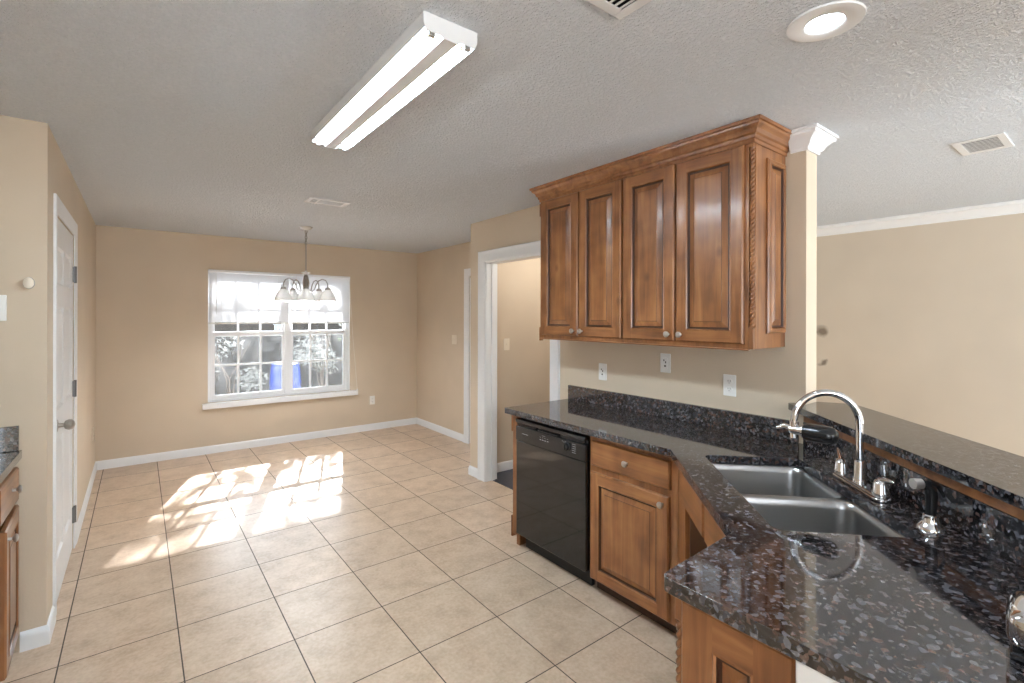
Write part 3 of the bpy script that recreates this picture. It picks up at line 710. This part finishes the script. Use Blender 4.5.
# swing the gooseneck a little to the left
sp.M = Matrix.Rotation(math.radians(-4), 4, 'Z')
sp.tube(pts, .0125, 16); sp.lathe([(.022, .02), (.022, .03), (.018, .035), (.017, .095), (.0135, .10)], seg=20)
sp.build('spout', CHROME, fa, smooth=50)
for sg in (-1, 1):
    hd = MB(); hd.lathe([(.026, .02), (.026, .028), (.0235, .034), (.0215, .055), (.016, .068), (.005, .073)], (sg * .12, 0, 0), seg=20)
    hd.tube([(sg * .12, 0, .062), (sg * .135, .004, .072), (sg * .16, .010, .088), (sg * .172, .013, .098)] if sg < 0 else [(.12, 0, .066), (.138, .004, .074), (.162, .010, .076), (.172, .012, .075)], [.012, .009, .006, .0035], 10)
    hd.build('handle', CHROME, fa, smooth=50)
wf = MB(); M0 = Matrix.Translation((-.015, -2 * Rr, .200)) @ Matrix.Rotation(math.radians(44), 4, 'Z'); wf.M = M0
wf.lathe([(.012, .034), (.029, .038), (.032, .05), (.032, .112), (.028, .130), (.016, .141), (.003, .144)], (0, 0, 0), (1, 0, 0), 24)
f_ = wf.build('water_filter', BLACKP, fa, smooth=40)
wf = MB(); wf.M = M0; wf.lathe([(.010, -.016), (.016, -.012), (.018, .0), (.018, .028), (.024, .030), (.024, .040), (.02, .042)], (0, 0, 0), (1, 0, 0), 18); wf.lathe([(.0155, .012), (.0155, .030)], seg=14)
wf.tube([(-.010, 0, .004), (-.032, -.004, .010), (-.056, -.010, -.002)], [.010, .009, .005], 10); wf.lathe([(.012, -.030), (.013, -.014), (.013, 0)], seg=14)
wf.build('filter_valve', CHROME, f_, smooth=40)

# side sprayer
qx, qy = st2xy(1.562, 1.035)
sv = thing('side_sprayer', 'black pull-out side sprayer standing in a chrome holder near the bar backsplash', 'sprayer', (qx, qy, CT), -3 * PI / 4)
MB().lathe([(.034, .0005), (.033, .008), (.025, .016), (.021, .024), (.020, .040), (.017, .043)], seg=22).build('holder', CHROME, sv, smooth=40)
bd = MB(); bd.tube([(0, 0, .040), (.0, 0, .065), (0, .001, .095), (0, -.002, .118), (0, -.014, .128), (0, -.030, .131)], [.012, .014, .015, .015, .0135, .0115], 14); bd.build('grip', BLACKP, sv, smooth=50)
bd = MB(); bd.tube([(0, -.026, .1305), (.002, -.050, .130)], [.0145, .0155], 14); bd.build('nozzle', SATIN, sv)
bd = MB(); bd.tube([(0, -.004, .136), (0, .018, .128), (0, .034, .094)], [.007, .0065, .004], 8); bd.build('trigger', BLACKP, sv)

# chrome appliance at the picture's right edge
ta = thing('countertop_appliance', 'rounded chrome countertop appliance on the peninsula, cut by the right edge of the photo', 'appliance', (1.326, .048, CT), math.radians(-83.4))
mb = MB(); mb.box((-.11, -.07, .012), (.11, .07, .088)); mb.build('body', CHROME, ta, bevel=.028, seg=5)
MB().box((-.105, -.066, 0), (.105, .066, .014)).build('base', BLACKP, ta, bevel=.004)
for y in (-.0235, .0235): MB().box((-.075, y - .011, .0875), (.075, y + .011, .0893)).build('slot', SLOT, ta)

# ------------------------------------------------------------------ left counter, seen at the left edge
LX = -.452
lc = thing('base_cabinet', 'stained wooden cabinet at the left edge with a drawer and a door standing ajar', 'cabinet', (LX, 2.30, 0), PI / 2); LW = YC - .003 - 2.30
mb = MB(); mb.box((0, .02, .09), (.018, .59, CB - .002)); mb.box((LW - .018, .02, .09), (LW, .59, CB - .002)); mb.box((.018, .57, .09), (LW - .018, .59, CB - .002)); mb.box((.018, .02, .09), (LW - .018, .57, .11))
for a, b, q, r in ((0, .035, .09, CB - .002), (LW - .035, LW, .09, CB - .002), (.035, LW - .035, .09, .115), (.035, LW - .035, .675, .71), (.035, LW - .035, .85, CB - .002)): mb.box((a, 0, q), (b, .02, r))
mb.build('body', WOODV, lc, bevel=.0015)
MB().box((0, .06, 0), (LW, .075, .09)).build('toe_board', WOODV, lc)
door(lc, LW - .385, .70, .371, .15, (.223, .086), 'drawer', True)
# door hinged at the wall side, ajar
hx = LW - .014; mb = MB(); mb.M = Matrix.Translation((-.371, 0, 0)); raised_door(mb, .371, .585)
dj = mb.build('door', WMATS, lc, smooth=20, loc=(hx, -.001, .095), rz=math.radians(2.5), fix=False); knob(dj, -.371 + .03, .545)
MB().box((0, -.012, .09), (LW - .40, -.001, .87)).build('filler', WOODV, lc)
lt = slab(rc((LX + .028, YC - .002), (XW, YC - .002), (LX + .028, 1.2), .006) + [(LX + .028, 1.2), (XW + .002, 1.2), (XW + .002, YC - .002)], None, CB, CT, 'countertop', .007)
tag(lt, 'black granite countertop corner at the left edge of the photo', 'countertop')
o = MB().box((XW + .002, YC - .022, CT + .001), (-.434, YC - .002, 1.036)).build('backsplash', GRAN, None, bevel=.002)
tag(o, 'short granite backsplash against the left wall stub', 'backsplash')

# ------------------------------------------------------------------ wall plates (local: plate in x,z facing -y)
def plate(name, label, cat, loc, rz, kind, w=.072, h=.117, m=WHITEP, group=None):
    t = thing(name, label, cat, loc, rz, group)
    MB().box((-w / 2, -.006, -h / 2), (w / 2, 0, h / 2)).build('cover_plate', m, t, bevel=.003)
    if kind == 'duplex':
        for z in (-.021, .021):
            s_ = MB().lathe([(.0165, 0), (.0165, .002), (.0155, .003)], (0, -.006, z), (0, -1, 0), 20).build('socket', m, t)
            for x in (-.006, .006): MB().box((x - .001, -.0098, z - .001), (x + .001, -.0088, z + .008)).build('slot', SLOT, s_)
            MB().lathe([(.0022, 0), (.0022, .001)], (0, -.0088, z - .008), (0, -1, 0), 8).build('slot', SLOT, s_)
    elif kind in ('switch', 'double', 'combo'):
        for x in ((0,) if kind != 'double' else (-.023, .023)):
            mb = MB()
            if kind == 'combo':
                mb.box((-.017, -.009, -.033), (.017, -.006, .033)); k_ = mb.build('toggle', m, t, bevel=.001)
                s2 = MB(); s2.box((-.010, -.0098, .012), (-.004, -.009, .022)); s2.box((.002, -.0098, .0), (.008, -.009, .012)); s2.box((-.004, -.0098, -.022), (.006, -.009, -.012)); s2.build('slot', SLOT, k_)
            else:
                mb.box((x - .006, -.008, -.012), (x + .006, -.006, .012)); mb.box((x - .004, -.016, .0), (x + .004, -.006, .009)); mb.build('toggle', m, t)
    return t
kx = XK - .0005
plate('light_switch', 'white light switch on the kitchen wall, beside the doorway casing', 'switch', (kx, 2.276, 1.155), -PI / 2, 'combo', group='plates on the kitchen wall')
plate('power_outlet', 'white outlet with test buttons below the middle of the wall cabinets', 'outlet', (kx, 1.772, 1.255), -PI / 2, 'combo', group='plates on the kitchen wall')
plate('power_outlet', 'white duplex outlet on the kitchen wall nearest the faucet', 'outlet', (kx, 1.367, 1.165), -PI / 2, 'duplex', group='plates on the kitchen wall')
plate('power_outlet', 'white outlet low on the back wall to the right of the window', 'outlet', (2.515, YB - .0005, .405), 0, 'duplex')
plate('power_outlet', 'ivory outlet low on the left wall beyond the white door', 'outlet', (XL + .0005, 5.91, .44), PI / 2, 'duplex', m=IVORY)
plate('light_switch', 'ivory double switch plate on the dining right wall, left of the far door casing', 'switch', (XR - .0005, 5.27, 1.245), -PI / 2, 'double', w=.115, m=IVORY)
plate('light_switch', 'ivory single light switch seen through the doorway on the hall wall', 'switch', (2.93, 3.8545, 1.26), 0, 'switch', m=IVORY)
plate('light_switch', 'white switch plate at the left edge on the wall stub above the counter', 'switch', (-.52, YC - .0005, 1.572), 0, 'double', w=.09)
ch = thing('wall_dial', 'round ivory dial on the wall stub left of the white door', 'dial', (-.403, YC - .0005, 1.688))
dm = MB(); dm.M = Matrix.Diagonal((.74, 1, 1, 1)); dm.lathe([(.028, 0), (.028, .004)], (0, 0, 0), (0, -1, 0), 24); dm.build('back_plate', PEWTER, ch)
dm = MB(); dm.M = Matrix.Diagonal((.72, 1, 1, 1)); dm.lathe([(.024, .004), (.026, .014), (.024, .026), (.014, .031), (.004, .032)], (0, 0, 0), (0, -1, 0), 24); dm.build('knob', IVORY, ch)

# ------------------------------------------------------------------ ceiling fixtures
fl = thing('fluorescent_light', 'white two-tube fluorescent fixture glowing on the kitchen ceiling', 'ceiling light', (.762, 1.284, H)); FLL = 1.175
hs = MB()   # cross-section (x, z): side walls, sloped reflectors and a centre channel between two tubes
prof = [(-.094, 0), (-.094, -.046), (-.091, -.048), (-.082, -.016), (-.046, -.012), (-.025, -.058), (.025, -.058), (.046, -.012), (.082, -.016), (.091, -.048), (.094, -.046), (.094, 0)]
n = len(prof); hs.add([(x_, .004, z_) for x_, z_ in prof] + [(x_, FLL - .004, z_) for x_, z_ in prof], [(i, (i + 1) % n, n + (i + 1) % n, n + i) for i in range(n)])
hs.build('housing', WHITE, fl, smooth=0)
for y in (0, FLL - .004):
    e = MB(); pe = [(-.095, 0), (-.095, -.034), (-.086, -.052), (-.034, -.052), (-.026, -.060), (.026, -.060), (.034, -.052), (.086, -.052), (.095, -.034), (.095, 0)]; k = len(pe)
    e.add([(a, y, b) for a, b in pe] + [(a, y + .004, b) for a, b in pe], [tuple(range(k)), tuple(range(k, 2 * k))[::-1]] + [(i, (i + 1) % k, k + (i + 1) % k, k + i) for i in range(k)]); e.build('end_plate', WHITE, fl, smooth=0)
for x in (-.063, .063):
    MB().tube([(x, .046, -.037), (x, FLL - .046, -.037)], .0175, 16).build('tube', TUBE, fl)
    for y in (.005, FLL - .017):
        h_ = MB(); h_.box((x - .011, y, -.062), (x + .011, y + .014, -.014)); h_.tube([(x, y + .006, -.037), (x, (.050 if y < .5 else FLL - .050), -.037)], .014, 12); h_.build('lamp_holder', NICKEL, fl, bevel=.002)

rl = thing('recessed_light', 'round recessed can light with white trim, lit, near the top right corner', 'ceiling light', (1.668, .590, H))
MB().lathe([(.05, -.003), (.056, -.008), (.101, -.005), (.103, 0), (.05, 0)], seg=40, caps=False).build('trim_ring', WHITE, rl, smooth=50)
MB().lathe([(.001, -.003), (.049, -.003), (.05, -.001), (.001, -.001)], seg=32).build('lens', LENS, rl)

def vent(label, x0, x1, y0, y1, along, n, split=0):
    t = thing('ceiling_vent', label, 'vent', ((x0 + x1) / 2, (y0 + y1) / 2, H)); w, h = (x1 - x0) / 2, (y1 - y0) / 2; b = .032
    f = MB(); f.box((-w, -h, -.006), (-w + b, h, -.0005)); f.box((w - b, -h, -.006), (w, h, -.0005)); f.box((-w + b, -h, -.006), (w - b, -h + b, -.0005)); f.box((-w + b, h - b, -.006), (w - b, h, -.0005))
    if split: f.box((-w + split, -h + b, -.006), (-w + split + .012, h - b, -.0005))
    f.build('frame', VENTM, t, bevel=.002)
    MB().box((-w + b, -h + b, -.0015), (w - b, h - b, -.0005)).build('duct', SLOT, t)
    l = MB()
    for i in range(n):
        c = (i + .5) / n
        if along == 'y': xx = -w + b + (2 * w - 2 * b) * c; q = (w - b) / n; l.box((xx - q * .3, -h + b, -.006), (xx + q * .3, h - b, -.0035))
        else: yy = -h + b + (2 * h - 2 * b) * c; q = (h - b) / n; l.box((-w + b, yy - q * .3, -.0055), (w - b, yy + q * .3, -.0035))
    l.build('louvers', VENTM, t, smooth=0); return t
vent('small white ceiling vent above and in front of the chandelier', 1.03, 1.338, 3.81, 3.995, 'x', 7, .075)
vent('white louvered ceiling vent in the living room beyond the wall end', 3.345, 3.645, .408, .606, 'y', 9, 0)
vent('white ceiling vent cut by the top edge, between the fluorescent and recessed lights', .85, 1.157, .70, .957, 'y', 11, 0)

# chandelier
CHX, CHY = 1.347, 5.126
chd = thing('chandelier', 'five-light pewter chandelier with white bell glass shades before the window', 'chandelier', (CHX, CHY, H))
MB().lathe([(.062, 0), (.062, -.006), (.05, -.02), (.02, -.03), (.008, -.034)], seg=28).build('canopy', NICKEL, chd)
cn = MB(); z = -.03; i = 0
while z > -.17:
    a = PI / 2 * (i % 2); pts = [(math.cos(a) * .010 * math.cos(q), math.sin(a) * .010 * math.cos(q), z - .018 + .018 * math.sin(q)) for q in [2 * PI * k / 12 for k in range(12)]]
    cn.tube(pts, .0028, 6, closed=True); z -= .029; i += 1
cn.tube([(0, 0, -.165), (.0, 0, -.46)], .006, 8); cn.build('chain', PEWTER, chd)
MB().lathe([(.005, -.44), (.016, -.452), (.046, -.462), (.030, -.472), (.014, -.482)], seg=20).build('bobeche', SHADE, chd)
MB().lathe([(.010, -.478), (.018, -.49), (.022, -.50), (.028, -.53), (.033, -.57), (.030, -.60), (.022, -.625), (.034, -.636), (.034, -.65), (.016, -.665), (.010, -.68), (.004, -.69)], seg=20).build('body', PEWTER, chd)
base_a = math.atan2(-CHY, -CHX); RC = .216
for k in range(5):
    a = base_a + 2 * PI * k / 5; ux, uy = math.cos(a), math.sin(a)
    pr_a = [(.03, -.64), (.06, -.652), (.085, -.63), (.10, -.585), (.125, -.545), (.16, -.528), (.195, -.54), (.213, -.575), (RC, -.62)]
    MB().tube([(ux * r, uy * r, z_) for r, z_ in pr_a], .0055, 8).build('arm', PEWTER, chd, smooth=60)
    sh = MB(); cx_, cy_ = ux * RC, uy * RC
    sh.lathe([(.022, -.632), (.040, -.65), (.060, -.68), (.076, -.715), (.087, -.752)], (cx_, cy_, 0), seg=24, caps=False); s_ = sh.build('glass_shade', SHADE, chd, smooth=60)
    MB().lathe([(.012, -.612), (.026, -.622), (.027, -.640), (.018, -.645), (.014, -.67)], (cx_, cy_, 0), seg=16).build('fitter', PEWTER, s_)
    MB().sphere((cx_, cy_, -.705), .027, sc=(1, 1, 1.25)).build('bulb', BULB, s_)

# ------------------------------------------------------------------ outside the window
def m_fence():
    m = mat('weathered_fence', (.1, .08, .065), .8); t = NT(m)
    tc = t.n('ShaderNodeTexCoord').outputs['Object']
    mp = t.n('ShaderNodeMapping', {'Vector': tc, 'Scale': (7, 7, .6)}).outputs[0]
    n1 = t.n('ShaderNodeTexNoise', {'Vector': mp, 'Scale': 1.0, 'Detail': 4.0}).outputs[0]
    t.color(t.ramp(n1, [(.3, (.006, .005, .004)), (.7, (.020, .017, .014))])); return m
gr = MB().box((-14, YB + .14, -.35), (18, 26, -.2)).build('ground', mat('pale_bounce_ground', (.58, .56, .52), .9), None); gr['kind'] = 'structure'  # unseen ground made pale to bounce sun up through the window
fe = thing('fence', 'dark weathered board fence seen through the dining window', 'fence', (0, 10.6, -.2))
f = MB(); rng = random.Random(3); x = -6.0
while x < 9.5: f.box((x, 0, 0), (x + .1425, .02, 1.78 + rng.uniform(-.02, .02))); x += .142
f.build('boards', m_fence(), fe)
f = MB()
for z in (.35, .95, 1.5): MB().box((-6, .02, z), (9.5, .06, z + .09)).build('rail', m_fence(), fe)
bl = thing('blue_barrel', 'bright blue plastic barrel outside against the fence, behind the window mullion', 'barrel', (2.05, 9.1, -.32))
BLUE = mat('blue_plastic', (.004, .02, .14), .35)
MB().lathe([(.21, 0), (.235, .04), (.25, .3), (.258, .33), (.25, .36), (.25, .66), (.258, .69), (.25, .72), (.235, .95), (.215, 1.0), (.02, 1.005)], seg=28).build('body', BLUE, bl)
MB().lathe([(.222, 1.0), (.225, 1.03), (.18, 1.045), (.01, 1.05)], seg=28).build('lid', BLUE, bl)
def m_leaf(name, base):
    return m_transl(name, base, .3, .5)
LEAF = [m_leaf('leaf_pale', (.16, .16, .145)), m_leaf('leaf_green', (.10, .15, .06))]
def leaves(mb, c, r, n, size, rng, mi=None):
    for _ in range(n):
        while True:
            p = Vector((rng.uniform(-1, 1), rng.uniform(-1, 1), rng.uniform(-1, 1)))
            if p.length < 1: break
        p = Vector((c[0] + p.x * r[0], c[1] + p.y * r[1], c[2] + p.z * r[2]))
        d = Vector((rng.gauss(0, 1), rng.gauss(0, 1), rng.gauss(0, 1))).normalized(); e = d.orthogonal().normalized(); s_ = size * rng.uniform(.6, 1.3)
        mb.add([p - d * s_, p + e * s_ * .45, p + d * s_, p - e * s_ * .45], [(0, 1, 2, 3)], rng.randint(0, 1) if mi is None else mi)
BARK = mat('bark', (.09, .07, .055), .9)
def shrub(loc, h, label, n, mi, seed, name='shrub'):
    rng = random.Random(seed); t = thing(name, label, name, loc, 0, 'shrubs along the fence')
    f = MB()
    for k in range(6): leaves(f, (rng.uniform(-.4, .4), rng.uniform(-.25, .25), h * rng.uniform(.35, .9)), (.28, .25, .22), n // 6, .045, rng, mi)
    f.build('foliage', LEAF, t, smooth=0, fix=False)
    s_ = MB()
    for k in range(5): s_.tube([(0, 0, 0), (rng.uniform(-.1, .1), rng.uniform(-.1, .1), h * .4), (rng.uniform(-.4, .4), rng.uniform(-.25, .25), h * .85)], [.014, .010, .004], 6)
    s_.build('stem', BARK, t); return t
shrub((.72, 9.6, -.2), 1.25, 'pale leafed shrub outside, seen through the lower left window panes', 500, 0, 1)
shrub((1.30, 9.9, -.2), 1.5, 'loose pale shrub by the fence, seen left of the blue barrel', 420, 0, 2)
shrub((2.86, 9.7, -.2), 1.75, 'pale leafed shrub outside to the right of the blue barrel', 700, 0, 4)
shrub((3.75, 9.9, -.2), 1.9, 'green leafed shrub outside, seen through the right window panes', 520, None, 5)
def tree(loc, h, r, label, n, seed):
    rng = random.Random(seed); t = thing('tree', label, 'tree', loc, 0, 'trees behind the house')
    s_ = MB(); s_.tube([(0, 0, 0), (.05, 0, h * .35), (0, .08, h * .7), (.02, 0, h)], [.16, .13, .09, .03], 10)
    for k in range(6): a = k * 1.05; s_.tube([(0, .04, h * .5), (math.cos(a) * r * .5, math.sin(a) * r * .5, h * .75), (math.cos(a) * r * .85, math.sin(a) * r * .85, h * .9)], [.06, .035, .012], 6)
    s_.build('trunk', BARK, t)
    f = MB()
    for k in range(16): a = rng.uniform(0, 2 * PI); q = r * math.sqrt(rng.random()); leaves(f, (math.cos(a) * q, math.sin(a) * q, h * rng.uniform(.62, 1.08)), (r * .35, r * .35, r * .3), n // 16, .11, rng, None)
    f.build('foliage', LEAF, t, smooth=0, fix=False); return t
tree((4.6, 13.3, -.2), 7.4, 2.3, 'tall leafy tree beyond the fence, right of the window view', 7000, 11)
tree((-2.6, 13.2, -.2), 6.2, 2.2, 'tall leafy tree beyond the fence, left of the window view', 2600, 12)
tree((1.0, 19.5, -.2), 4.6, 2.4, 'lower leafy tree beyond the fence behind the blinds', 2600, 13)
